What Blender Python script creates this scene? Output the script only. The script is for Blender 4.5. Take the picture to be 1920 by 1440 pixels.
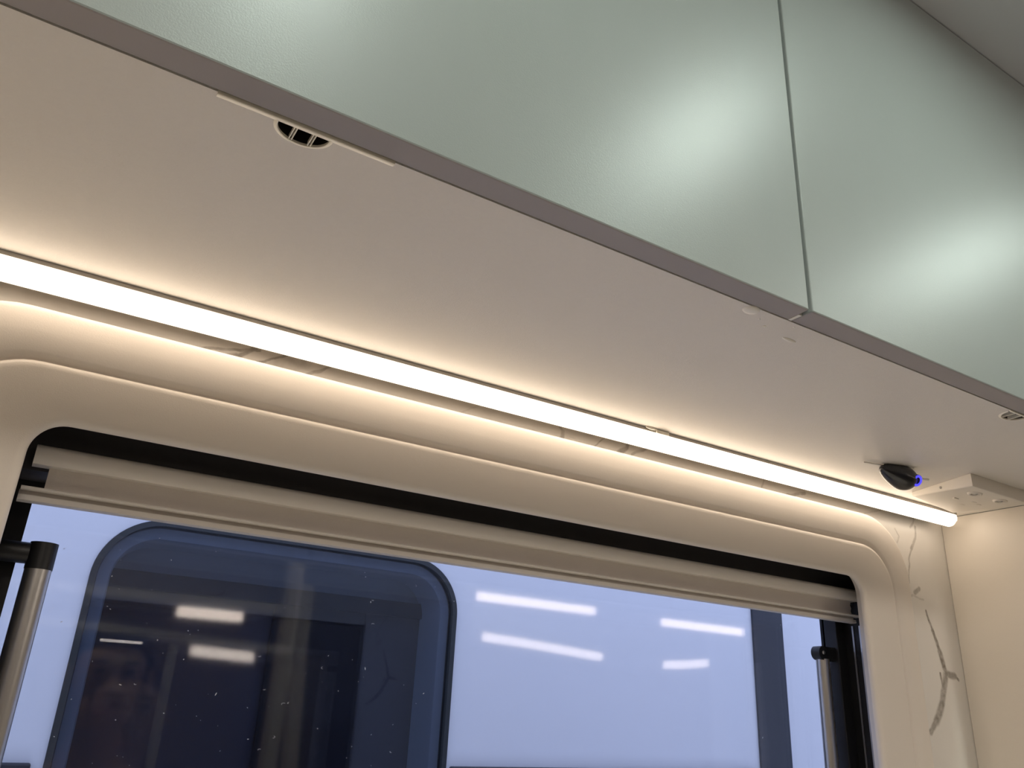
import bpy, bmesh, math, random
from mathutils import Vector, Matrix
random.seed(7)
for o in list(bpy.data.objects): bpy.data.objects.remove(o)
S = bpy.context.scene
C = S.collection
H = 1.32                                   # camera height above the vehicle floor (metres)
# ---------------------------------------------------------------- camera
cam_d = bpy.data.cameras.new('camera'); cam = bpy.data.objects.new('camera', cam_d); C.objects.link(cam)
S.camera = cam
cam_d.sensor_width = 36.0; cam_d.sensor_fit = 'HORIZONTAL'; cam_d.lens = 36.0 * 1504 / 1920
cam_d.clip_start = 0.01; cam_d.clip_end = 200
AX = Vector((0.8471975, 0.23708885, 0.47544218))       # world axes seen from the camera (x right, y down, z forward)
AY = Vector((-0.52901932, 0.29403083, 0.79604299))
AZ = Vector((0.04893826, -0.92592373, 0.37452676))
right = Vector((AX.x, AY.x, AZ.x)); down = Vector((AX.y, AY.y, AZ.y)); fwd = Vector((AX.z, AY.z, AZ.z))
m = Matrix((right, -down, -fwd)).transposed().to_4x4(); m.translation = (0, 0, H)
cam.matrix_world = m
# ---------------------------------------------------------------- sky
W = bpy.data.worlds.new('sky'); S.world = W; W.use_nodes = True
bg = W.node_tree.nodes['Background']; bg.inputs['Color'].default_value = (0.54, 0.63, 0.98, 1); bg.inputs['Strength'].default_value = 0.89
# ---------------------------------------------------------------- exposure
vs = S.view_settings; vs.view_transform = 'Standard'; vs.look = 'None'; vs.gamma = 1; vs.use_curve_mapping = False
vs.exposure = 1.3
S.cycles.transparent_max_bounces = 24
LED_WARM = (1.0, 0.83, 0.65); LED_POWER = 2.55
SPOT_COL = (0.86, 1.0, 0.90); SPOT_POWER = 77.0
FILL_COL = (1.0, 0.90, 0.78); FILL_POWER = 15.0
BAR_COL = (1.0, 0.83, 0.71); BAR_POWER = 4.4

# ================================================================ helpers
def link(o, parent=None):
    C.objects.link(o)
    if parent:
        o.parent = parent                       # meshes are built in world coordinates: undo the offset of the thing's Empty
        if parent.type == 'EMPTY': o.matrix_parent_inverse = Matrix.Translation(-parent.location)
    return o
def mat(name, col=(.8,.8,.8), rough=.5, metal=0, bump=0, bscale=400, var=0, vscale=6, emit=None, estr=0, spec=.5, coat=0):
    M = bpy.data.materials.new(name); M.use_nodes = True
    nt = M.node_tree; p = nt.nodes['Principled BSDF']
    p.inputs['Base Color'].default_value = (*col, 1); p.inputs['Roughness'].default_value = rough
    p.inputs['Metallic'].default_value = metal; p.inputs['Specular IOR Level'].default_value = spec
    p.inputs['Coat Weight'].default_value = coat
    if emit:
        p.inputs['Emission Color'].default_value = (*emit, 1); p.inputs['Emission Strength'].default_value = estr
    tc = nt.nodes.new('ShaderNodeTexCoord')
    if bump:
        n = nt.nodes.new('ShaderNodeTexNoise'); n.inputs['Scale'].default_value = bscale; n.inputs['Detail'].default_value = 3
        b = nt.nodes.new('ShaderNodeBump'); b.inputs['Strength'].default_value = bump; b.inputs['Distance'].default_value = .001
        nt.links.new(tc.outputs['Object'], n.inputs['Vector']); nt.links.new(n.outputs['Fac'], b.inputs['Height']); nt.links.new(b.outputs['Normal'], p.inputs['Normal'])
    if var:
        n = nt.nodes.new('ShaderNodeTexNoise'); n.inputs['Scale'].default_value = vscale; n.inputs['Detail'].default_value = 4
        r = nt.nodes.new('ShaderNodeMapRange'); r.inputs['To Min'].default_value = 1 - var; r.inputs['To Max'].default_value = 1 + var
        mx = nt.nodes.new('ShaderNodeVectorMath'); mx.operation = 'SCALE'; mx.inputs[0].default_value = col
        nt.links.new(tc.outputs['Object'], n.inputs['Vector']); nt.links.new(n.outputs['Fac'], r.inputs['Value'])
        nt.links.new(r.outputs['Result'], mx.inputs['Scale']); nt.links.new(mx.outputs[0], p.inputs['Base Color'])
    return M
def pane_mat(name, tint, rough=0.0, f0=.045):
    """thin clear acrylic: straight-through tint plus Schlick reflection on each face"""
    M = bpy.data.materials.new(name); M.use_nodes = True; nt = M.node_tree; nt.nodes.clear()
    out = nt.nodes.new('ShaderNodeOutputMaterial'); mix = nt.nodes.new('ShaderNodeMixShader')
    tr = nt.nodes.new('ShaderNodeBsdfTransparent'); tr.inputs['Color'].default_value = (*tint, 1)
    gl = nt.nodes.new('ShaderNodeBsdfGlossy'); gl.inputs['Roughness'].default_value = rough
    lw = nt.nodes.new('ShaderNodeLayerWeight'); lw.inputs['Blend'].default_value = .5
    pw = nt.nodes.new('ShaderNodeMath'); pw.operation = 'POWER'; pw.inputs[1].default_value = 5
    ma = nt.nodes.new('ShaderNodeMath'); ma.operation = 'MULTIPLY_ADD'; ma.inputs[1].default_value = 1 - f0; ma.inputs[2].default_value = f0
    L = nt.links.new
    L(lw.outputs['Facing'], pw.inputs[0]); L(pw.outputs[0], ma.inputs[0]); L(ma.outputs[0], mix.inputs[0])
    L(tr.outputs[0], mix.inputs[1]); L(gl.outputs[0], mix.inputs[2]); L(mix.outputs[0], out.inputs['Surface'])
    return M
def obj(name, bm, material, parent=None, smooth=None, up=True):
    if up: bmesh.ops.translate(bm, verts=bm.verts, vec=(0, 0, H))       # builders work relative to the eye height
    bmesh.ops.recalc_face_normals(bm, faces=bm.faces)
    me = bpy.data.meshes.new(name); bm.to_mesh(me); bm.free()
    if isinstance(material, (list, tuple)):
        for q in material: me.materials.append(q)
    else: me.materials.append(material)
    o = bpy.data.objects.new(name, me); link(o, parent)
    if smooth is not None:
        me.polygons.foreach_set('use_smooth', [True] * len(me.polygons)); me.set_sharp_from_angle(angle=math.radians(smooth))
    return o
def box(bm, x0, x1, y0, y1, z0, z1, bev=0, seg=2):
    g = bmesh.ops.create_cube(bm, size=1, matrix=Matrix.Translation(((x0+x1)/2, (y0+y1)/2, (z0+z1)/2)) @ Matrix.Diagonal((x1-x0, y1-y0, z1-z0, 1)))
    if bev:
        es = list({e for v in g['verts'] for e in v.link_edges})
        bmesh.ops.bevel(bm, geom=es, offset=bev, segments=seg, profile=.5, affect='EDGES')
def bx(*a, **k):
    bm = bmesh.new(); box(bm, *a, **k); return bm
def boxes(lst, bev=0):
    bm = bmesh.new()
    for b in lst: box(bm, *b, bev=bev)
    return bm
def rrect(x0, x1, z0, z1, r, n=10):
    pts = []
    for cx, cz, a0 in ((x1-r, z1-r, 0), (x0+r, z1-r, 90), (x0+r, z0+r, 180), (x1-r, z0+r, 270)):
        for k in range(n+1):
            a = math.radians(a0 + 90*k/n); pts.append((cx + r*math.cos(a), cz + r*math.sin(a)))
    return pts
def loft(loops, closed=False, cap0=False, cap1=False, n=10):
    """loops of (x0,x1,z0,z1,radius,Y): a rounded rectangular ring profile"""
    bm = bmesh.new(); rows = []
    for (x0, x1, z0, z1, r, Y) in loops:
        rows.append([bm.verts.new((x, Y, z)) for x, z in rrect(x0, x1, z0, z1, r, n)])
    seq = list(zip(rows, rows[1:]))
    if closed: seq.append((rows[-1], rows[0]))
    for a, b in seq:
        for i in range(len(a)):
            j = (i+1) % len(a); bm.faces.new((a[i], a[j], b[j], b[i]))
    if cap0: bm.faces.new(rows[0])
    if cap1: bm.faces.new(rows[-1])
    return bm
def extrude_x(prof, x0, x1, bm=None):
    """closed (y,z) outline swept from x0 to x1"""
    bm = bm or bmesh.new()
    a = [bm.verts.new((x0, y, z)) for y, z in prof]; b = [bm.verts.new((x1, y, z)) for y, z in prof]
    for i in range(len(prof)):
        j = (i+1) % len(prof); bm.faces.new((a[i], a[j], b[j], b[i]))
    bm.faces.new(a); bm.faces.new(b)
    return bm
def extrude_z(poly, z0, z1, bm=None):
    bm = bm or bmesh.new()
    a = [bm.verts.new((x, y, z0)) for x, y in poly]; b = [bm.verts.new((x, y, z1)) for x, y in poly]
    for i in range(len(poly)):
        j = (i+1) % len(poly); bm.faces.new((a[i], a[j], b[j], b[i]))
    bm.faces.new(a); bm.faces.new(b)
    return bm
def tube(bm, p0, p1, r, seg=20):
    p0, p1 = Vector(p0), Vector(p1); d = p1 - p0
    q = d.to_track_quat('Z', 'Y').to_matrix().to_4x4()
    bmesh.ops.create_cone(bm, cap_ends=True, segments=seg, radius1=r, radius2=r, depth=d.length, matrix=Matrix.Translation((p0+p1)/2) @ q)
def ball(bm, c, rad, u=24, v=14):
    bmesh.ops.create_uvsphere(bm, u_segments=u, v_segments=v, radius=1, matrix=Matrix.Translation(c) @ Matrix.Diagonal((*rad, 1)))
def torus(bm, M4, R, r, nu=40, nv=10):
    g = [[bm.verts.new(M4 @ Vector(((R + r*math.cos(b))*math.cos(a), (R + r*math.cos(b))*math.sin(a), r*math.sin(b))))
          for b in [2*math.pi*j/nv for j in range(nv)]] for a in [2*math.pi*i/nu for i in range(nu)]]
    for i in range(nu):
        for j in range(nv):
            bm.faces.new((g[i][j], g[(i+1) % nu][j], g[(i+1) % nu][(j+1) % nv], g[i][(j+1) % nv]))
def tag(o, label=None, cat=None, group=None, kind=None):
    if label: o['label'] = label
    if cat: o['category'] = cat
    if group: o['group'] = group
    if kind: o['kind'] = kind
    return o
def thing(name, loc, label=None, cat=None, group=None, kind=None):
    """Empty at the base of a thing; children keep world coordinates"""
    o = bpy.data.objects.new(name, None); o.empty_display_size = .05; link(o)
    o.location = (loc[0], loc[1], loc[2] + H)
    return tag(o, label, cat, group, kind)
def cut(target, cutter_bm):
    """boolean difference, applied"""
    bmesh.ops.translate(cutter_bm, verts=cutter_bm.verts, vec=(0, 0, H)); bmesh.ops.recalc_face_normals(cutter_bm, faces=cutter_bm.faces)
    me = bpy.data.meshes.new('cutter'); cutter_bm.to_mesh(me); cutter_bm.free()
    k = bpy.data.objects.new('cutter', me); link(k)
    md = target.modifiers.new('b', 'BOOLEAN'); md.operation = 'DIFFERENCE'; md.object = k; md.solver = 'EXACT'
    dg = bpy.context.evaluated_depsgraph_get(); dg.update()
    new = bpy.data.meshes.new_from_object(target.evaluated_get(dg)); target.modifiers.clear()
    old = target.data; target.data = new; bpy.data.meshes.remove(old)
    bpy.data.objects.remove(k); bpy.data.meshes.remove(me)

# ================================================================ materials
def marble_mat():
    M = mat('marble_laminate', (.83, .80, .76), .28, spec=.45); nt = M.node_tree; L = nt.links.new
    p = nt.nodes['Principled BSDF']; tc = nt.nodes.new('ShaderNodeTexCoord')
    sep = nt.nodes.new('ShaderNodeVectorMath'); sep.operation = 'MULTIPLY'; sep.inputs[1].default_value = (1, 0, 1)
    L(tc.outputs['Object'], sep.inputs[0])
    nz = nt.nodes.new('ShaderNodeTexNoise'); nz.inputs['Scale'].default_value = 55; nz.inputs['Detail'].default_value = 5
    L(sep.outputs[0], nz.inputs['Vector'])
    sub = nt.nodes.new('ShaderNodeVectorMath'); sub.operation = 'SUBTRACT'; sub.inputs[1].default_value = (.5, .5, .5)
    L(nz.outputs['Color'], sub.inputs[0])
    sc = nt.nodes.new('ShaderNodeVectorMath'); sc.operation = 'MULTIPLY'; sc.inputs[1].default_value = (.0065, 0, .0065); L(sub.outputs[0], sc.inputs[0])
    P = nt.nodes.new('ShaderNodeVectorMath'); P.operation = 'ADD'; L(sep.outputs[0], P.inputs[0]); L(sc.outputs[0], P.inputs[1])
    acc = None
    # printed veins: chains of (x, z above eye, half width, strength)
    veins = VEINS
    for ch, st in veins:
        for (a, b) in zip(ch, ch[1:]):
            A = Vector((a[0], 0, a[1]+H)); B = Vector((b[0], 0, b[1]+H)); d = B - A; w = (a[2]+b[2])/2
            s1 = nt.nodes.new('ShaderNodeVectorMath'); s1.operation = 'SUBTRACT'; s1.inputs[1].default_value = A; L(P.outputs[0], s1.inputs[0])
            dt = nt.nodes.new('ShaderNodeVectorMath'); dt.operation = 'DOT_PRODUCT'; dt.inputs[1].default_value = d / d.length_squared; L(s1.outputs[0], dt.inputs[0])
            cl = nt.nodes.new('ShaderNodeClamp'); L(dt.outputs['Value'], cl.inputs['Value'])
            sl = nt.nodes.new('ShaderNodeVectorMath'); sl.operation = 'SCALE'; sl.inputs[0].default_value = d; L(cl.outputs[0], sl.inputs['Scale'])
            s2 = nt.nodes.new('ShaderNodeVectorMath'); s2.operation = 'SUBTRACT'; L(s1.outputs[0], s2.inputs[0]); L(sl.outputs[0], s2.inputs[1])
            ln = nt.nodes.new('ShaderNodeVectorMath'); ln.operation = 'LENGTH'; L(s2.outputs[0], ln.inputs[0])
            mr = nt.nodes.new('ShaderNodeMapRange'); mr.interpolation_type = 'SMOOTHSTEP'
            mr.inputs['From Min'].default_value = w*.6; mr.inputs['From Max'].default_value = w*1.75; mr.inputs['To Min'].default_value = st; mr.inputs['To Max'].default_value = 0
            L(ln.outputs['Value'], mr.inputs['Value'])
            if acc is None: acc = mr
            else:
                mx = nt.nodes.new('ShaderNodeMath'); mx.operation = 'MAXIMUM'; L(acc.outputs[0], mx.inputs[0]); L(mr.outputs[0], mx.inputs[1]); acc = mx
    mot = nt.nodes.new('ShaderNodeTexNoise'); mot.inputs['Scale'].default_value = 130; mot.inputs['Detail'].default_value = 4; L(sep.outputs[0], mot.inputs['Vector'])
    mm = nt.nodes.new('ShaderNodeMapRange'); mm.inputs['From Min'].default_value = .3; mm.inputs['From Max'].default_value = .7; mm.inputs['To Min'].default_value = .55; mm.inputs['To Max'].default_value = 1.15; L(mot.outputs['Fac'], mm.inputs['Value'])
    mu = nt.nodes.new('ShaderNodeMath'); mu.operation = 'MULTIPLY'; mu.use_clamp = True; L(acc.outputs[0], mu.inputs[0]); L(mm.outputs[0], mu.inputs[1])
    # faint clouding over the whole sheet
    cn = nt.nodes.new('ShaderNodeTexNoise'); cn.inputs['Scale'].default_value = 7; cn.inputs['Detail'].default_value = 6; cn.inputs['Distortion'].default_value = 1.2; L(sep.outputs[0], cn.inputs['Vector'])
    cr = nt.nodes.new('ShaderNodeMapRange'); cr.inputs['From Min'].default_value = .45; cr.inputs['From Max'].default_value = .75; cr.inputs['To Max'].default_value = .12; L(cn.outputs['Fac'], cr.inputs['Value'])
    m0 = nt.nodes.new('ShaderNodeMix'); m0.data_type = 'RGBA'; m0.inputs['A'].default_value = (.83, .80, .76, 1); m0.inputs['B'].default_value = (.50, .46, .42, 1); L(cr.outputs[0], m0.inputs['Factor'])
    m1 = nt.nodes.new('ShaderNodeMix'); m1.data_type = 'RGBA'; m1.inputs['B'].default_value = (.15, .12, .09, 1)
    L(m0.outputs['Result'], m1.inputs['A']); L(mu.outputs[0], m1.inputs['Factor']); L(m1.outputs['Result'], p.inputs['Base Color'])
    return M
VEINS = [
    # tall vein right of the window
    ([(.986,.139,.0010),(.994,.116,.0020),(1.003,.091,.0028),(1.010,.066,.0045)], .85),
    ([(1.010,.066,.0045),(1.028,.064,.0022),(1.034,.060,.0012)], .8),
    ([(1.008,.064,.0045),(1.002,.050,.0042),(.992,.030,.0042),(.976,.010,.0040),(.962,-.001,.0022),(.948,-.008,.0012)], .75),
    ([(.998,.066,.0016),(.999,.045,.0012)], .8),
    ([(.992,.265,.0008),(.985,.250,.0020),(.976,.243,.0006)], .35),
    ([(.988,.245,.0010),(.984,.229,.0022),(.972,.214,.0014),(.965,.199,.0010),(.961,.184,.0014),(.959,.170,.0007)], .5),
    ([(.968,.160,.0030),(.978,.165,.0018)], .55),
    ([(.950,.150,.0010),(.964,.156,.0012),(.984,.152,.0010)], .28),
    ([(.944,.236,.0008),(.950,.228,.0014),(.945,.220,.0008)], .3),
    # strip above the window
    ([(.040,.2405,.0012),(.075,.2435,.0010),(.105,.2495,.0010),(.128,.255,.0012)], .5),
    ([(.092,.240,.0014),(.112,.246,.0020),(.125,.256,.0012)], .6),
    ([(.112,.236,.0008),(.140,.252,.0009),(.150,.258,.0009)], .7),
    ([(.132,.236,.006),(.148,.246,.009),(.160,.258,.009)], .30),
    ([(.150,.236,.0010),(.176,.250,.0012),(.188,.258,.0008)], .45),
    ([(.418,.2615,.0008),(.425,.2525,.0016),(.424,.242,.0018)], .45),
    ([(.470,.240,.0014),(.492,.2435,.0018),(.505,.252,.0022),(.507,.262,.0016)], .6),
    ([(.462,.244,.0007),(.476,.256,.0007)], .4),
    ([(.512,.246,.0007),(.530,.256,.0014),(.536,.262,.0009)], .4),
    ([(.700,.241,.0008),(.706,.254,.0011),(.704,.262,.0007)], .35),
    ([(.736,.2445,.0010),(.755,.247,.0020),(.775,.2525,.0010)], .5),
    ([(.300,.238,.0007),(.330,.256,.0007)], .15),
    ([(.880,.245,.0007),(.920,.256,.0009)], .2),
]
M_marble = marble_mat()
M_panel = mat('cream_laminate', (.80, .75, .69), .42, bump=.25, bscale=900, var=.02, vscale=300, spec=.4)
M_wall = mat('cream_wall_board', (.84, .78, .70), .38, bump=.1, bscale=250)
M_carc = mat('carcass_board', (.62, .58, .54), .6)
M_door = mat('sage_grey_lacquer', (.31, .335, .325), .38, bump=.10, bscale=1300, spec=.40)
M_door_under = mat('door_underside_warm_light', (.36, .33, .325), .5)  # downward door faces: warm light from below put into the lacquer colour
M_plast = mat('warm_white_plastic', (.85, .785, .715), .42, bump=.12, bscale=1300, spec=.4)
M_black = mat('black_plastic', (.010, .010, .012), .45, bump=.1, bscale=500)
M_head = mat('black_header_plastic', (.06, .057, .064), .5)
M_blind = mat('blind_ivory_plastic', (.84, .79, .73), .45)
M_fabric = mat('blind_fabric', (.90, .83, .77), .85, bump=.3, bscale=1500)
M_rail = mat('blind_rail_ivory', (.72, .67, .62), .4)
M_alu = mat('brushed_aluminium', (.60, .58, .56), .34, metal=1, bump=.05, bscale=300)
M_chan = mat('led_channel_aluminium', (.42, .40, .37), .45, metal=.6)
M_led = mat('led_diffuser', (.9, .88, .82), .4, emit=LED_WARM, estr=LED_POWER)
M_cap = mat('led_end_cap', (.85, .82, .75), .4, emit=LED_WARM, estr=.8)
M_cream = mat('cream_latch_plastic', (.95, .89, .77), .35)
M_dark = mat('dark_recess', (.025, .020, .016), .6)
M_white = mat('white_plastic', (.86, .82, .76), .4)
M_block = mat('white_block_plastic', (.84, .78, .70), .5, bump=.1)
M_pod = mat('switch_black_gloss', (.018, .018, .022), .28, coat=.3)
M_blue = mat('blue_ring_light', (.05, .05, .6), .4, emit=(.06, .05, .75), estr=.65)
M_ceil = mat('ceiling_liner', (.66, .69, .74), .7, bump=.2, bscale=250)
M_floor = mat('floor_vinyl', (.50, .46, .42), .55, var=.2, vscale=20)
M_spot = mat('downlight_glow', (.9, .9, .9), .4, emit=SPOT_COL, estr=SPOT_POWER)
M_bar = mat('bar_lamp_glow', (.9, .9, .9), .4, emit=BAR_COL, estr=BAR_POWER)
M_glass = pane_mat('clear_acrylic', (.97, .975, .98), .040, .035)
M_body = mat('vehicle_white_paint', (.78, .80, .83), .35)
M_vtrim = mat('vehicle_dark_trim', (.018, .022, .032), .45)
M_tint = pane_mat('tinted_window', (.64, .68, .74), .01, .04)
M_vin = mat("vehicle_interior_slate", (.44, .46, .49), .6)
M_vlow = mat('vehicle_interior_brown_grey', (.095, .088, .108), .6)
M_vdark = mat('vehicle_interior_dark', (.010, .012, .026), .6)
M_seal = mat('rubber_seal', (.02, .025, .028), .6)
M_tar = mat('asphalt', (.09, .09, .10), .9, var=.2, vscale=30)
M_dust = mat('dust', (.75, .75, .78), .9)
M_wood = mat('brown_opposite_panel', (.20, .155, .125), .45, var=.12, vscale=9)

# ================================================================ the room
D = .610                 # inner face of the window wall
ZC = .265                # underside of the overhead cabinet above the eye
CE = .684                # ceiling above the eye
XR = 1.048               # face of the right partition
# window wall with its opening
def wall_with_hole():
    bm = bmesh.new()
    for (a0, a1, b0, b1) in ((-1.6, -.030, -H, CE), (.925, 3.2, -H, CE), (-.030, .925, .205, CE), (-.030, .925, -H, -.43)):
        box(bm, a0, a1, D, .705, b0, b1)
    return bm
o = obj('wall_back', wall_with_hole(), M_marble); tag(o, 'white marble-look wall panel with brown veins around the window', kind='structure')
o = obj('wall_right', bx(XR, XR+.025, .492, D-.0005, -H, ZC-.0005), M_wall); tag(o, 'plain cream partition wall at the right edge', kind='structure')
o = obj('ceiling', bx(-1.6, 3.2, -1.25, D+.09, CE, CE+.03), M_ceil); tag(o, 'dark grey ceiling above the cabinet doors', kind='structure')
for xx in (.09, .60, 1.14): cut(o, (lambda b: (tube(b, (xx, .02, CE-.02), (xx, .02, CE+.016), .032, 32), b)[1])(bmesh.new()))
tag(obj('floor', bx(-1.6, 3.2, -1.25, D+.09, -H-.03, -H), M_floor), 'brown vinyl floor of the vehicle', kind='structure')
tag(obj('wall_left', bx(-1.63, -1.6, -1.25, D+.09, -H, CE), M_wall), 'cream end wall of the vehicle on the left', kind='structure')
tag(obj('wall_end', bx(3.2, 3.23, -1.25, D+.09, -H, CE), M_wall), 'cream end wall of the vehicle beyond the partition', kind='structure')
tag(obj('wall_front', bx(-1.6, 3.2, -1.28, -1.25, -H, CE), M_wood), 'opposite side wall of the vehicle', kind='structure')

# ================================================================ unseen worktop added to bounce light upward, and its base units
M_bounce = mat('bounce_worktop', (.88, .78, .68), .4, var=.12, vscale=14)
tag(obj('worktop', bx(-1.59, XR-.004, -.02, D-.002, -.455, -.420, bev=.004), M_bounce), 'light oak worktop added under the window to bounce light upward', 'worktop')
for k in range(4):
    x0 = -1.585 + .655*k
    t = thing('base_cabinet', (x0+.325, .3, -H), ['leftmost base cabinet under the worktop', 'second base cabinet from the left under the worktop', 'third base cabinet from the left under the worktop', 'rightmost base cabinet under the worktop'][k], 'cabinet', 'base cabinets under the worktop')
    obj('carcass', bx(x0, x0+.650, .02, D-.003, -H+.001, -.456), M_panel, t)
    d = obj('door', bx(x0+.002, x0+.648, .001, .0195, -H+.08, -.460, bev=.001), M_door, t)
    obj('handle', bx(x0+.25, x0+.40, -.012, .0005, -.52, -.508, bev=.003), M_alu, d)

# ================================================================ overhead cabinet
cab = thing('overhead_cabinet', (.0, .46, ZC), 'sage grey overhead cabinet with flat doors above the window', 'cabinet')
YD = .318; DT = .0185
bot = obj('bottom_panel', bx(-1.55, XR-.001, YD+DT+.0006, D-.001, ZC, ZC+.016), M_panel, cab)
doors = [(-.994, -.2835), (-.2800, .4260), (.4296, XR-.003)]
for a, b in doors:
    d = obj('door', bx(a, b, YD, YD+DT, ZC+.0002, CE-.002, bev=.0011), M_door, cab)
    d.data.materials.append(M_door_under)
    for pl in d.data.polygons:
        if pl.normal.z < -.9: pl.material_index = 1
obj('seam_strip', bx(.4263, .4293, YD+.009, YD+DT, ZC+.0004, CE-.004), M_white, cab)
obj('divider', bx(.419, .437, YD+DT+.0008, D-.002, ZC+.0165, CE-.002), M_carc, cab)
obj('divider', bx(-.2910, -.2730, YD+DT+.0008, D-.002, ZC+.0165, CE-.002), M_carc, cab)
obj('end_panel', bx(XR-.001, XR+.017, YD, D-.002, ZC, CE-.002), M_door, cab)
obj('end_panel', bx(-1.012, -.996, YD, D-.002, ZC+.0165, CE-.002), M_door, cab)
# recessed finger latches behind the doors
def latch(cx, bar, half=.0140, deep=.0125):
    y0 = YD+DT+.0030
    def dshape(hw, dp, yo=0, n=20):
        return [(cx - hw*math.cos(math.pi*k/n), y0 + yo + dp*math.sin(math.pi*k/n)**.85) for k in range(n+1)]
    cut(bot, extrude_z(dshape(half, deep), ZC-.005, ZC+.012))
    bm = bmesh.new()
    w = [[bm.verts.new((x, y, z)) for x, y in dshape(half*.995, deep*.99)] for z in (ZC+.0004, ZC+.0116)]
    bm.faces.new(w[1])
    for i in range(len(w[0])): j = (i+1) % len(w[0]); bm.faces.new((w[0][i], w[0][j], w[1][j], w[1][i]))
    l = obj('latch', bm, M_dark, cab)
    tag(l, 'dark finger latch with cream rim' + (' and long cream strip' if bar else ' without a strip'))
    bm = bmesh.new()                                                   # raised cream rim round the D-shaped hole
    o1, om, o2 = dshape(half+.0014, deep+.0014), dshape(half-.0002, deep-.0002), dshape(half-.0007, deep-.0007)
    lo = [[bm.verts.new((x, y, z)) for x, y in (p)] for p, z in ((o1, ZC-.0001), (om, ZC-.0009), (o2, ZC-.0007), (o2, ZC+.0007), (om, ZC+.0007))]
    for a, b in zip(lo, lo[1:]+lo[:1]):
        for i in range(len(a)-1): bm.faces.new((a[i], a[i+1], b[i+1], b[i]))
    obj('rim', bm, M_cream, l)
    for fx in (-.30, .40):
        w = deep*math.sin(math.acos(abs(fx)))**.85
        obj('rib', boxes([(cx+fx*half-.0010, cx+fx*half-.0004, y0, y0+w-.0008, ZC-.0004, ZC+.0022), (cx+fx*half+.0004, cx+fx*half+.0010, y0, y0+w-.0008, ZC-.0004, ZC+.0022)]), M_cream, l)
    if bar: obj('strip', extrude_x([(YD+DT+.0004, ZC+.003), (YD+DT+.0003, ZC-.0010), (YD+DT+.0006, ZC-.0013), (YD+DT+.0010, ZC-.0013), (YD+DT+.0040, ZC-.00025), (YD+DT+.0040, ZC-.0001), (YD+DT+.0012, ZC-.0001), (YD+DT+.0012, ZC+.003)], .030, .122), M_cream, l, 40)
    else: obj('strip', bx(cx-half-.001, cx+half+.001, YD+DT+.0007, YD+DT+.0024, ZC-.0006, ZC+.003, bev=.0003), M_cream, l)
latch(.0735, True); latch(.7290, False)
# round screw cap half under the door edge, and a chipped spot behind the seam
bm = bmesh.new(); ball(bm, (.3945, .3415, ZC+.0004), (.0068, .0052, .0022)); obj('screw_cap', bm, M_white, cab, 40)
bm = bmesh.new(); ball(bm, (.4520, .3575, ZC+.0003), (.0075, .0017, .0016)); obj('glue_bead', bm, M_white, cab, 40)
for (gx, gy, gr) in ((.409, .3475, .0010), (.4205, .353, .0012), (.4385, .3415, .0008), (.401, .3425, .0007)):
    bm = bmesh.new(); ball(bm, (gx, gy, ZC), (gr*1.4, gr, gr*.6), 10, 6); obj('glue_bead', bm, M_white, cab, 40)

# ================================================================ LED strip light
led = thing('led_strip_light', (.0, .586, ZC), 'long glowing LED strip light under the cabinet along the wall', 'light')
X0, X1 = -1.5, 1.029
obj('channel', extrude_x([(.5750, ZC-.0003), (.5750, ZC-.0034), (.5758, ZC-.0034), (.5758, ZC-.0018), (.5962, ZC-.0018), (.5962, ZC-.0030), (.5972, ZC-.0030), (.5972, ZC-.0003)], X0, X1-.001), M_chan, led)
dome = [(.586 - .0102*math.cos(math.pi*k/18), ZC-.0028 - .0142*math.sin(math.pi*k/18)**.8) for k in range(19)]
obj('diffuser', extrude_x(dome, X0+.002, X1-.004), M_led, led, 30)
def off(k, e):                                                       # aluminium back of the profile, wrapping the wall side of the diffuser
    t = math.pi*k/18; return (.586 - (.0102+e)*math.cos(t), ZC-.0028 - (.0142+e)*math.sin(t)**.8)
ks = [12.5 + .5*i for i in range(12)]
obj('back_cover', extrude_x([off(k, .0001) for k in ks] + [off(k, .0007) for k in reversed(ks)], X0+.002, X1-.0042), M_chan, led, 30)
domec = [(.586 - .0104*math.cos(math.pi*k/18), ZC-.0026 - .0145*math.sin(math.pi*k/18)**.8) for k in range(19)]
bm = extrude_x(domec, X1-.004, X1); es = [e for e in bm.edges if all(abs(v.co.x-X1) < 1e-6 for v in e.verts)]
bmesh.ops.bevel(bm, geom=es, offset=.002, segments=3, profile=.5, affect='EDGES'); obj('end_cap', bm, M_cap, led, 40)
bm = extrude_x(domec, X0-.002, X0+.002); obj('end_cap', bm, M_cap, led, 40)
bm = boxes([(.513, .529, .5726, .5752, ZC-.0042, ZC-.0004)], bev=.0006); obj('clip', bm, M_cream, led)
bm = bmesh.new(); ball(bm, (.506, .5733, ZC-.0006), (.0075, .0017, .0016)); obj('glue_bead', bm, M_cream, led, 40)

# ================================================================ black pod switch with blue ring
pod = thing('pod_switch', (.856, .537, ZC), 'small black pod switch with a glowing blue ring under the cabinet', 'switch')
PC = Vector((0.8026, 0.5017, ZC-.0115)); PR = Vector((.0165, .0140, .0130))
bm = bmesh.new(); ball(bm, PC, PR, 36, 20)
for v in bm.verts:                                                     # draw the left side out to a point
    dx = (PC.x - v.co.x)
    if dx > 0:
        k = dx/PR.x; v.co.x -= .017*k**2.2; v.co.z += .006*k**2; v.co.y += .003*k**2
    if v.co.z > ZC: v.co.z = ZC
obj('body', bm, M_pod, pod, 40)
nrm = Vector((-.10, -.86, -.50)).normalized()
BC = PC + Vector((.847, -.529, .049))*.0088 + nrm*.0085               # flat push button with the light ring
M4 = Matrix.Translation(BC) @ nrm.to_track_quat('Z', 'Y').to_matrix().to_4x4()
bm = bmesh.new(); tube(bm, BC-nrm*.008, BC, .0066, 32); obj('button', bm, M_pod, pod, 40)
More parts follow.
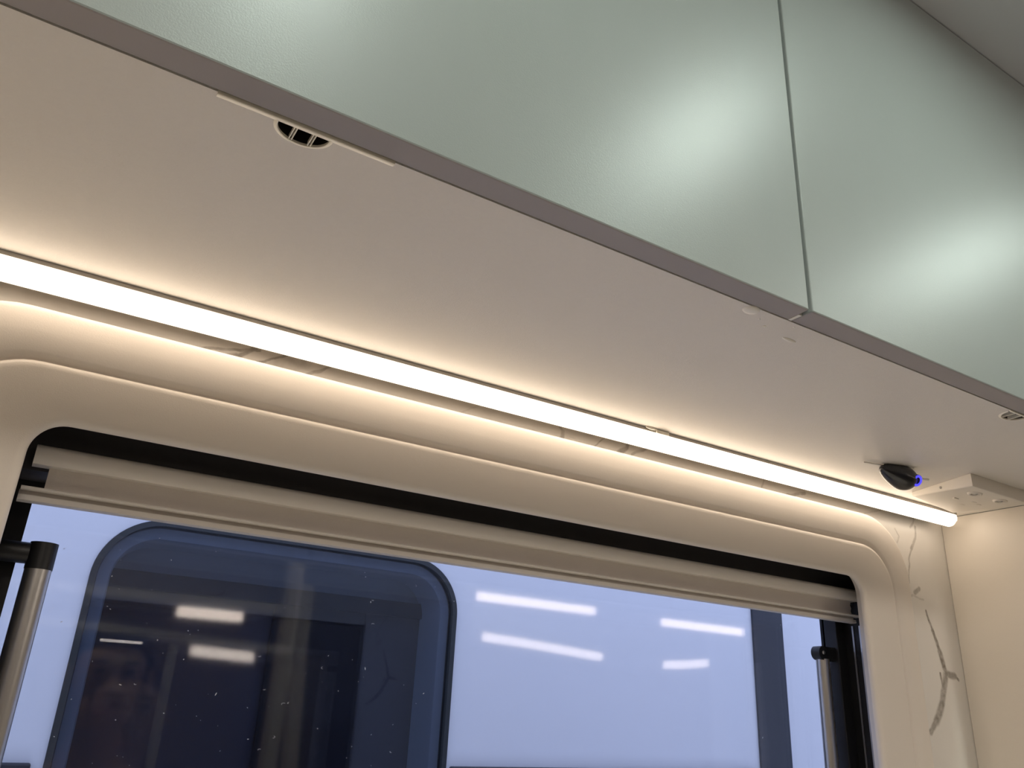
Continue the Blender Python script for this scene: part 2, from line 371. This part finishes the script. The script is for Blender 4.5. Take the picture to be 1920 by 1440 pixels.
bm = bmesh.new(); torus(bm, M4, .0050, .0013); obj('indicator_ring', bm, M_blue, pod, 60)
bm = bmesh.new(); tube(bm, PC+Vector((.012, -.004, .003)), PC+Vector((.031, -.010, .002)), .0014, 10); obj('wire', bm, M_white, pod, 40)
bm = bmesh.new(); tube(bm, PC+Vector((-.052, .010, .0105)), PC+Vector((-.016, .002, .0105)), .0008, 8); obj('wire', bm, M_white, pod, 40)

# ================================================================ white mounting block in the corner
blk = thing('mounting_block', (.96, .52, ZC), 'white plastic mounting block in the corner beside the pod switch', 'bracket')
TB = .0150
cor = [(.8720, .4655, .0150), (.9920, .4655, .0150), (.9920, .5600, .0095), (.8990, .5530, .0055)]      # thinner towards the wall
bm = bmesh.new()
up_ = [bm.verts.new((x, y, ZC-.0002)) for x, y, t in cor]; lo_ = [bm.verts.new((x, y, ZC-t)) for x, y, t in cor]
bm.faces.new(up_); bm.faces.new(lo_)
for i in range(4): bm.faces.new((up_[i], up_[(i+1) % 4], lo_[(i+1) % 4], lo_[i]))
bmesh.ops.bevel(bm, geom=[e for e in bm.edges if all(v in lo_ for v in e.verts)], offset=.0018, segments=3, profile=.5, affect='EDGES')
obj('block', bm, M_block, blk, 40)
def under(x, y): return ZC - (.0150 - (y-.4655)/.09*.0068)          # the sloping underside
def rosette(x, y, r):
    z = under(x, y)
    bm = bmesh.new(); torus(bm, Matrix.Translation((x, y, z)) @ Matrix.Diagonal((1.25, .85, 1, 1)), r, r*.34, 28, 8)
    q = obj('screw_seat', bm, M_block, blk, 60)
    bm = bmesh.new(); ball(bm, (x, y, z), (r*.66, r*.5, r*.40), 16, 10); obj('screw', bm, M_alu, q, 60)
rosette(.905, .482, .0062); rosette(.954, .481, .0062)
for (x, y, s) in ((.918, .512, .9), (.952, .524, .8), (.962, .510, .7), (.946, .507, .9)):
    z = under(x, y); obj('rib', bx(x-.005*s, x+.005*s, y-.0014, y+.0014, z-.0012, z+.001, bev=.0005), M_block, blk)
bm = bmesh.new(); ball(bm, (.8850, .5090, ZC-.0055), (.0016, .0016, .0016), 10, 8); obj('screw', bm, M_alu, blk, 40)

# ================================================================ window
win = thing('window_1', (.42, .61, -.42), 'wide vehicle window in a rounded cream plastic surround', kind='structure')
ox0, ox1, oz0, oz1 = -.105, .9375, -.47, .2407
def ring(s, Y, r): return (ox0+s, ox1-s, oz0+s, oz1-s, r, Y)
def opn(e, Y, r): return (-.0090-e, .8395+e, -.385-e, .1609+e, r, Y)
sur = obj('surround', loft([ring(.0, .6098, .075), ring(.0, .5990, .075), ring(.0003, .5970, .0747), ring(.0011, .5956, .074), ring(.0024, .5948, .073), ring(.0045, .5944, .071),
    ring(.0180, .5930, .062), ring(.0195, .5928, .061), ring(.0330, .5925, .055), ring(.0350, .5929, .054), ring(.0375, .5948, .053), ring(.0390, .5946, .052), ring(.0405, .5918, .051), ring(.0425, .5906, .049), ring(.0450, .5902, .048),
    opn(.0060, .5900, .028), opn(.0030, .5906, .025), opn(.0008, .5925, .023), opn(0, .5948, .022), opn(.0004, .5972, .022), opn(.0060, .5985, .026), opn(.0100, .6090, .028), ring(.04, .6098, .06)], closed=True, n=14), M_plast, win, 35)
J0, J1 = -.0115, .8860
obj('frame', loft([(J0, J1, -.405, .195, .012, .6130), (J0, J1, -.405, .195, .012, .6800), (.0022, .8745, -.365, .1275, .002, .6800), (.0022, .8745, -.365, .1275, .002, .6836),
    (J0-.015, J1+.03, -.425, .20, .012, .6836), (J0-.015, J1+.03, -.425, .20, .012, .6130)], closed=True, n=4), M_black, win, 30)
obj('header', bx(J0+.0005, J1-.0005, .6410, .6790, .1380, .1945), M_head, win)
for x in (J0+.0003, J1-.0013):
    for y in (.6340, .6440):
        obj('guide_rail', bx(x, x+.0010, y, y+.0022, -.40, .1130), M_alu, win)
# inner flat pane and slightly wavy outer pane
obj('pane', bx(J0-.014, J1+.034, .6840, .6868, -.420, .198), M_glass, win)
def eps(x):
    K = [(-.02, .022), (.10, .025), (.17, .029), (.37, .035), (.45, .0355), (.56, .046), (.63, .048), (.72, .038), (.80, .025), (.90, .020)]
    for (a, ea), (b, eb) in zip(K, K[1:]):
        if x <= b:
            t = max(0, (x-a)/(b-a)); return ea + (eb-ea)*t
    return K[-1][1]
def epss(x): return sum(eps(x + (k-4)*.018) for k in range(9))/9
def wavy(T):
    bm = bmesh.new(); nx, nz = 120, 4; PX0, PX1 = J0-.014, J1+.034
    g = [[[bm.verts.new((PX0+(PX1-PX0)*i/nx, .7340 + t - .018*(PX0+(PX1-PX0)*i/nx) + epss(PX0+(PX1-PX0)*i/nx)*((-.415+.61*j/nz)-.10), -.415+.61*j/nz)) for j in range(nz+1)] for i in range(nx+1)] for t in (0, T)]
    for s in (0, 1):
        for i in range(nx):
            for j in range(nz):
                bm.faces.new((g[s][i][j], g[s][i+1][j], g[s][i+1][j+1], g[s][i][j+1]))
    for i in range(nx):
        for j in (0, nz): bm.faces.new((g[0][i][j], g[0][i+1][j], g[1][i+1][j], g[1][i][j]))
    for j in range(nz):
        for i in (0, nx): bm.faces.new((g[0][i][j], g[0][i][j+1], g[1][i][j+1], g[1][i][j]))
    return bm
obj('pane', wavy(.0028), M_glass, win, 40)
# dust on the inner pane
bm = bmesh.new()
for k in range(190):
    x = .02 + .83*random.random()**1.5; z = -.10 + .215*random.random(); r = .00018 + .0004*random.random()**3
    a = random.random()*math.pi; st = 1 + 2.5*random.random()**3
    g = bmesh.ops.create_icosphere(bm, subdivisions=1, radius=1, matrix=Matrix.Translation((x, .6839, z)) @ Matrix.Rotation(a, 4, 'Y') @ Matrix.Diagonal((r*st, .00008, r*.7, 1)))
for k in range(14):
    x = .06+.3*random.random(); z = -.07+.17*random.random(); r = .0008+.0007*random.random(); a0 = random.random()*6; n = 9
    for i in range(n):
        a = a0 + i*.35
        bmesh.ops.create_icosphere(bm, subdivisions=1, radius=1, matrix=Matrix.Translation((x+r*math.cos(a), .6839, z+.6*r*math.sin(a))) @ Matrix.Diagonal((.00017, .00006, .00017, 1)))
tag(obj('dust', bm, M_dust, win), kind='stuff')
# window stays
st = obj('stay', (lambda b: (tube(b, (.0168, .6640, .0765), (.0168, .6640, -.380), .0086, 28), b)[1])(bmesh.new()), M_alu, win, 40)
tag(st, 'brushed silver window stay tube at the left')
obj('cap', (lambda b: (tube(b, (.0168, .6640, .0740), (.0168, .6640, .0925), .0090, 28), b)[1])(bmesh.new()), M_black, st, 40)
obj('pivot', (lambda b: (tube(b, (-.0105, .6640, .0845), (.0085, .6640, .0845), .0074, 24), tube(b, (.0076, .664, .0845), (.0086, .664, .0845), .0060, 24), b)[2])(bmesh.new()), M_black, st, 40)
st = obj('stay', (lambda b: (tube(b, (.8500, .6650, .0730), (.8475, .6650, -.380), .0078, 28), b)[1])(bmesh.new()), M_alu, win, 40)
tag(st, 'brushed silver window stay tube at the right')
bm = bmesh.new(); box(bm, .8450, .8855, .6590, .6710, .0715, .0875, bev=.003, seg=3); tube(bm, (.8455, .6590, .0795), (.8455, .6710, .0795), .0080, 24)
cl = obj('clip', bm, M_black, st, 40)
bm = bmesh.new(); ball(bm, (.8455, .6588, .0800), (.0024, .0012, .0024), 14, 8); obj('screw', bm, M_alu, cl, 40)
obj('side_bracket', bx(.8690, .8855, .6560, .6740, -.38, .145, bev=.001), M_black, win)

# ================================================================ blind drawn up under the window head
bl = thing('window_blind', (.44, .635, .11), 'ivory window blind pulled up just below the top of the window', 'blind')
pr = [(.6398, .1400), (.6398, .1536), (.6290, .1536), (.6268, .1522), (.6260, .1500), (.6262, .1455), (.6275, .1420), (.6295, .1402)]
obj('cassette', extrude_x(pr, -.0042, .8800), M_blind, bl, 40)
fab = []
for k in range(9):
    fab.append((.6362 + (.0010 if k % 2 else 0), .1465 - k*.0035))
bm = extrude_x(fab + [(.6392, fab[-1][1]), (.6392, fab[0][1])], .0068, .8745); obj('fabric', bm, M_fabric, bl, 60)
ra = obj('bottom_rail', extrude_x([(.6390, .1145), (.6390, .1225), (.6345, .1225), (.6345, .1190), (.6312, .1185), (.6308, .1150), (.6316, .1145)], J0+.004, .8745), M_rail, bl, 30)
obj('rail_lip', extrude_x([(.6390, .1219), (.6390, .1241), (.6288, .1241), (.6282, .1235), (.6282, .1224), (.6290, .1219)], J0+.0045, J1-.0020), M_blind, ra, 30)

# ================================================================ ceiling downlights (they gleam in the doors)
def downlight(x, y, label):
    t = thing('ceiling_downlight', (x, y, CE), label, 'light', 'row of ceiling downlights')
    bm = bmesh.new()
    n = 32; rows = []
    for r, z in ((.040, CE-.0003), (.040, CE-.003), (.031, CE-.003), (.0305, CE+.004), (.0318, CE+.004), (.0318, CE-.0003)):
        rows.append([bm.verts.new((x+r*math.cos(2*math.pi*i/n), y+r*math.sin(2*math.pi*i/n), z)) for i in range(n)])
    for a, b in zip(rows, rows[1:]+rows[:1]):
        for i in range(n): bm.faces.new((a[i], a[(i+1) % n], b[(i+1) % n], b[i]))
    obj('bezel', bm, M_alu, t, 30)
    bm = bmesh.new(); tube(bm, (x, y, CE-.0010), (x, y, CE+.0030), .0300, 32); obj('lens', bm, M_spot, t)
downlight(.09, .02, 'round recessed ceiling downlight in front of the middle of the left door')
downlight(.60, .02, 'round recessed ceiling downlight just past the door seam')
downlight(1.14, .02, 'round recessed ceiling downlight above the partition')

M_fill = mat('fill_lamp_glow', (.9, .9, .9), .4, emit=FILL_COL, estr=FILL_POWER)  # unseen dome lamps added as ambient fill for the room
def fill_lamp(x, y, label):
    t = thing('fill_lamp', (x, y, CE), label, 'light', 'added fill lamps over the aisle')
    bm = bmesh.new(); tube(bm, (x, y, CE-.012), (x, y, CE-.0003), .125, 48); obj('base', bm, M_white, t, 40)
    bm = bmesh.new(); ball(bm, (x, y, CE-.0125), (.115, .115, .035), 40, 16)
    bmesh.ops.delete(bm, geom=[v for v in bm.verts if v.co.z > CE-.0124], context='VERTS'); obj('dome', bm, M_fill, t, 60)
fill_lamp(-.15, -.55, 'added fill lamp on the ceiling over the aisle behind the left cabinet door')
fill_lamp(1.25, -.55, 'added fill lamp on the ceiling over the aisle beyond the partition')

# ================================================================ opposite side (seen only as reflections in the panes)
op = thing('opposite_cabinet', (1.6, -1.1, .33), 'overhead cabinet on the opposite side of the vehicle', 'cabinet')
obj('carcass', bx(1.23, 3.15, -1.249, -.93, .345, CE-.002), M_panel, op)
for k in range(3):
    obj('door', bx(1.232+.6*k, 1.826+.6*k, -.9295, -.912, .340, CE-.004, bev=.001), M_door, op)
def bar(x0, x1, y, z, label):
    t = thing('bar_light', ((x0+x1)/2, y, z), label, 'light', 'bar lights on the opposite side')
    obj('housing', bx(x0-.006, x1+.006, y-.012, y+.010, z+.0125, z+.0195, bev=.001), M_white, t)
    obj('diffuser', bx(x0, x1, y-.009, y+.013, z-.012, z+.0125, bev=.004), M_bar, t)
bar(1.27, 1.73, -.90, .322, 'first bar light under the opposite cabinet, mirrored in the window')
bar(2.04, 2.54, -.90, .314, 'second bar light under the opposite cabinet, mirrored in the window')
M_navy = mat('dark_navy_laminate', (.014, .016, .028), .5)
wd = thing('dark_backdrop', (.96, -1.07, -H), 'dark tall wardrobe added on the opposite side to darken the reflection', 'backdrop')  # dark unit added so the reflection in the panes stays dark here
obj('carcass', bx(.707, 1.228, -1.249, -.92, -H+.001, CE-.002), M_navy, wd)
obj('door', bx(.710, 1.225, -.919, -.902, -H+.06, CE-.01, bev=.001), M_navy, wd)
sh = thing('opposite_shelf', (.47, -1.0, .2), 'shelf on the opposite side carrying a short bar light', 'shelf')
obj('board', bx(-.40, .664, -1.249, -.90, .210, .232), M_panel, sh)
obj('post', bx(.668, .705, -.945, -.885, -H, CE-.002, bev=.008), M_wall, sh)
bar(.39, .555, -.90, .189, 'short bar light under the opposite shelf, mirrored in the window')

# ================================================================ outside
tag(obj('ground', bx(-15, 15, .73, 25, -H-.75, -H-.70), M_tar), 'grey asphalt outside the window', kind='structure')
YN = 1.50
nb = thing('parked_vehicle', (.9, YN+.4, -H-.70), 'pale blue-white parked vehicle with a dark rounded window outside', 'vehicle')
NW = (.1120, .7930, -.62, .2730)
body = obj('body_side', bx(-2.5, 4.5, YN, YN+.05, -1.70, .95), M_body, nb)
cut(body, loft([(NW[0], NW[1], NW[2], NW[3], .105, YN-.05), (NW[0], NW[1], NW[2], NW[3], .105, YN+.10)], cap0=True, cap1=True, n=14))
obj('roof', bx(-2.5, 4.5, YN, YN+1.9, .90, .95), M_body, nb)
obj('seal', loft([(NW[0]+s, NW[1]-s, NW[2]+s, NW[3]-s, .105-s, y) for s, y in ((.0004, YN+.03), (.0004, YN-.004), (.010, YN-.004), (.010, YN+.03))], closed=True, n=14), M_seal, nb, 40)
obj('pane', loft([(NW[0]+.001, NW[1]-.001, NW[2]+.001, NW[3]-.001, .104, YN+.004), (NW[0]+.001, NW[1]-.001, NW[2]+.001, NW[3]-.001, .104, YN+.008)], cap0=True, cap1=True, n=14), M_tint, nb)
obj('inner_frame', loft([(NW[0]+s, NW[1]-s, NW[2]+s, NW[3]-s, max(.105-s, .03), y) for s, y in ((.012, YN+.012), (.030, YN+.014), (.033, YN+.020), (.034, YN+.10), (.012, YN+.10))], closed=True, n=14), M_vin, nb, 30)
obj('backboard', bx(-.1, 1.0, YN+.11, YN+.13, .18, .40), M_vin, nb)
obj('backboard', bx(-.1, 1.0, YN+.11, YN+.13, -.9, .1795), M_vlow, nb)
obj('dark_doorway', bx(.450, .640, YN+.100, YN+.1095, -.80, .170, bev=.004), M_vdark, nb)
obj('shelf', bx(.02, .80, YN+.09, YN+.1095, .165, .195), M_vdark, nb)
obj('pillar_trim', bx(1.650, 1.762, YN-.006, YN-.0002, -1.60, .62, bev=.002), M_vtrim, nb)
obj('rub_strip', bx(.800, 1.640, YN-.012, YN-.0002, -.30, -.108, bev=.003), M_vtrim, nb)
obj('rub_strip', bx(-2.4, .095, YN-.012, YN-.0002, -.30, -.110, bev=.003), M_vtrim, nb)

# ================================================================ photographer (mirrored faintly in the dark panes)
M_skin = mat('skin', (.34, .21, .155), .55); M_hair = mat('dark_hair', (.02, .016, .014), .6)
M_shirt = mat('dark_navy_shirt', (.03, .035, .06), .8); M_trou = mat('black_trousers', (.02, .02, .022), .8)
def skinned(name, joints, bones, material, parent, root=0, sub=2):
    me = bpy.data.meshes.new(name); me.from_pydata([(x, y, z+H) for x, y, z, r in joints], bones, [])
    me.materials.append(material); o = bpy.data.objects.new(name, me); link(o, parent)
    o.modifiers.new('skin', 'SKIN').use_smooth_shade = True
    sd = me.skin_vertices[0].data
    for v, j in zip(sd, joints): v.radius = (j[3], j[3]); v.use_root = False
    sd[root].use_root = True
    ss = o.modifiers.new('sub', 'SUBSURF'); ss.levels = ss.render_levels = sub
    return o
man = thing('person', (.22, -.56, -H), 'person in dark shirt standing back from the window, dimly mirrored in its dark pane', 'person')
J = []; B = []
def jt(x, y, z, r, to=None):
    J.append((x, y, z, r))
    if to is not None: B.append((to, len(J)-1))
    return len(J)-1
pel = jt(.22, -.60, -.58, .115); wst = jt(.22, -.59, -.44, .105, pel); chs = jt(.22, -.575, -.28, .120, wst); nk0 = jt(.22, -.555, -.145, .056, chs); nk1 = jt(.22, -.540, -.085, .050, nk0)
jaw = jt(.22, -.515, -.030, .060, nk1); sk = jt(.22, -.520, .035, .079, jaw); cr = jt(.22, -.525, .082, .060, sk)
for sx in (-1, 1):
    sh_ = jt(.22+sx*.165, -.575, -.195, .052, chs)
    el = jt(.22+sx*.215, -.595, -.475, .037, sh_); wr = jt(.22+sx*.225, -.535, -.715, .024, el)
    pm = jt(.22+sx*.225, -.515, -.775, .024, wr)
    for k in range(4):                                              # relaxed hand: four slightly curled fingers and a thumb
        yy = -.485 - k*.0215; ln = (.036, .040, .038, .030)[k]
        a = jt(.22+sx*.226, yy, -.825 + (.006 if k in (0, 3) else 0), .0090, pm)
        b = jt(.22+sx*.222, yy, -.825-ln, .0082, a); jt(.22+sx*.208, yy, -.825-ln*1.75, .0072, b)
    t1 = jt(.22+sx*.214, -.478, -.772, .0105, pm); jt(.22+sx*.203, -.460, -.806, .0085, t1)
for sx in (-1, 1):
    hp = jt(.22+sx*.09, -.60, -.66, .085, pel); kn = jt(.22+sx*.10, -.565, -.95, .056, hp); an = jt(.22+sx*.10, -.61, -1.25, .040, kn); jt(.22+sx*.115, -.48, -1.285, .030, an)
skinned('body', J, B, M_skin, man)
sj = [(.22,-.60,-.62,.138),(.22,-.59,-.44,.122),(.22,-.575,-.28,.136),(.22,-.557,-.165,.078),(.055,-.575,-.195,.066),(.008,-.590,-.385,.055),(.385,-.575,-.195,.066),(.432,-.590,-.385,.055),(.22,-.60,-.76,.150)]
skinned('shirt', sj, [(8,0),(0,1),(1,2),(2,3),(2,4),(4,5),(2,6),(6,7)], M_shirt, man)
tj = [(.22,-.60,-.60,.126),(.13,-.60,-.68,.098),(.12,-.565,-.95,.072),(.12,-.61,-1.29,.056),(.31,-.60,-.68,.098),(.32,-.565,-.95,.072),(.32,-.61,-1.29,.056),(.22,-.597,-.47,.122)]
skinned('trousers', tj, [(7,0),(0,1),(1,2),(2,3),(0,4),(4,5),(5,6)], M_trou, man)
bm = bmesh.new(); ball(bm, (.22, -.537, .050), (.083, .092, .092), 32, 20)
bmesh.ops.delete(bm, geom=[v for v in bm.verts if v.co.y > -.52+.35*(v.co.z-.0)-.0 and v.co.z < .100 or v.co.z < -.03], context='VERTS'); obj('hair', bm, M_hair, man, 60)
bm = bmesh.new(); ball(bm, (.22, -.438, .002), (.013, .018, .020), 14, 10); obj('nose', bm, M_skin, man, 60)
for ex in (.192, .248):
    bm = bmesh.new(); ball(bm, (ex, -.4475, .028), (.012, .006, .006), 14, 8); obj('eye', bm, mat('eye', (.05, .04, .035), .2), man, 60)
    bm = bmesh.new(); ball(bm, (ex, -.4465, .046), (.018, .006, .004), 14, 8); obj('eyebrow', bm, M_hair, man, 60)
bm = bmesh.new(); ball(bm, (.22, -.4545, -.045), (.022, .006, .006), 14, 8); obj('mouth', bm, mat('lips', (.40, .18, .15), .5), man, 60)
for ex in (.142, .298):
    bm = bmesh.new(); ball(bm, (ex, -.522, .012), (.009, .018, .030), 14, 10); obj('ear', bm, M_skin, man, 60)
for ex in (.12, .32):
    bm = bmesh.new(); ball(bm, (ex, -.53, -1.285), (.046, .125, .034), 18, 12); obj('shoe', bm, M_trou, man, 60)
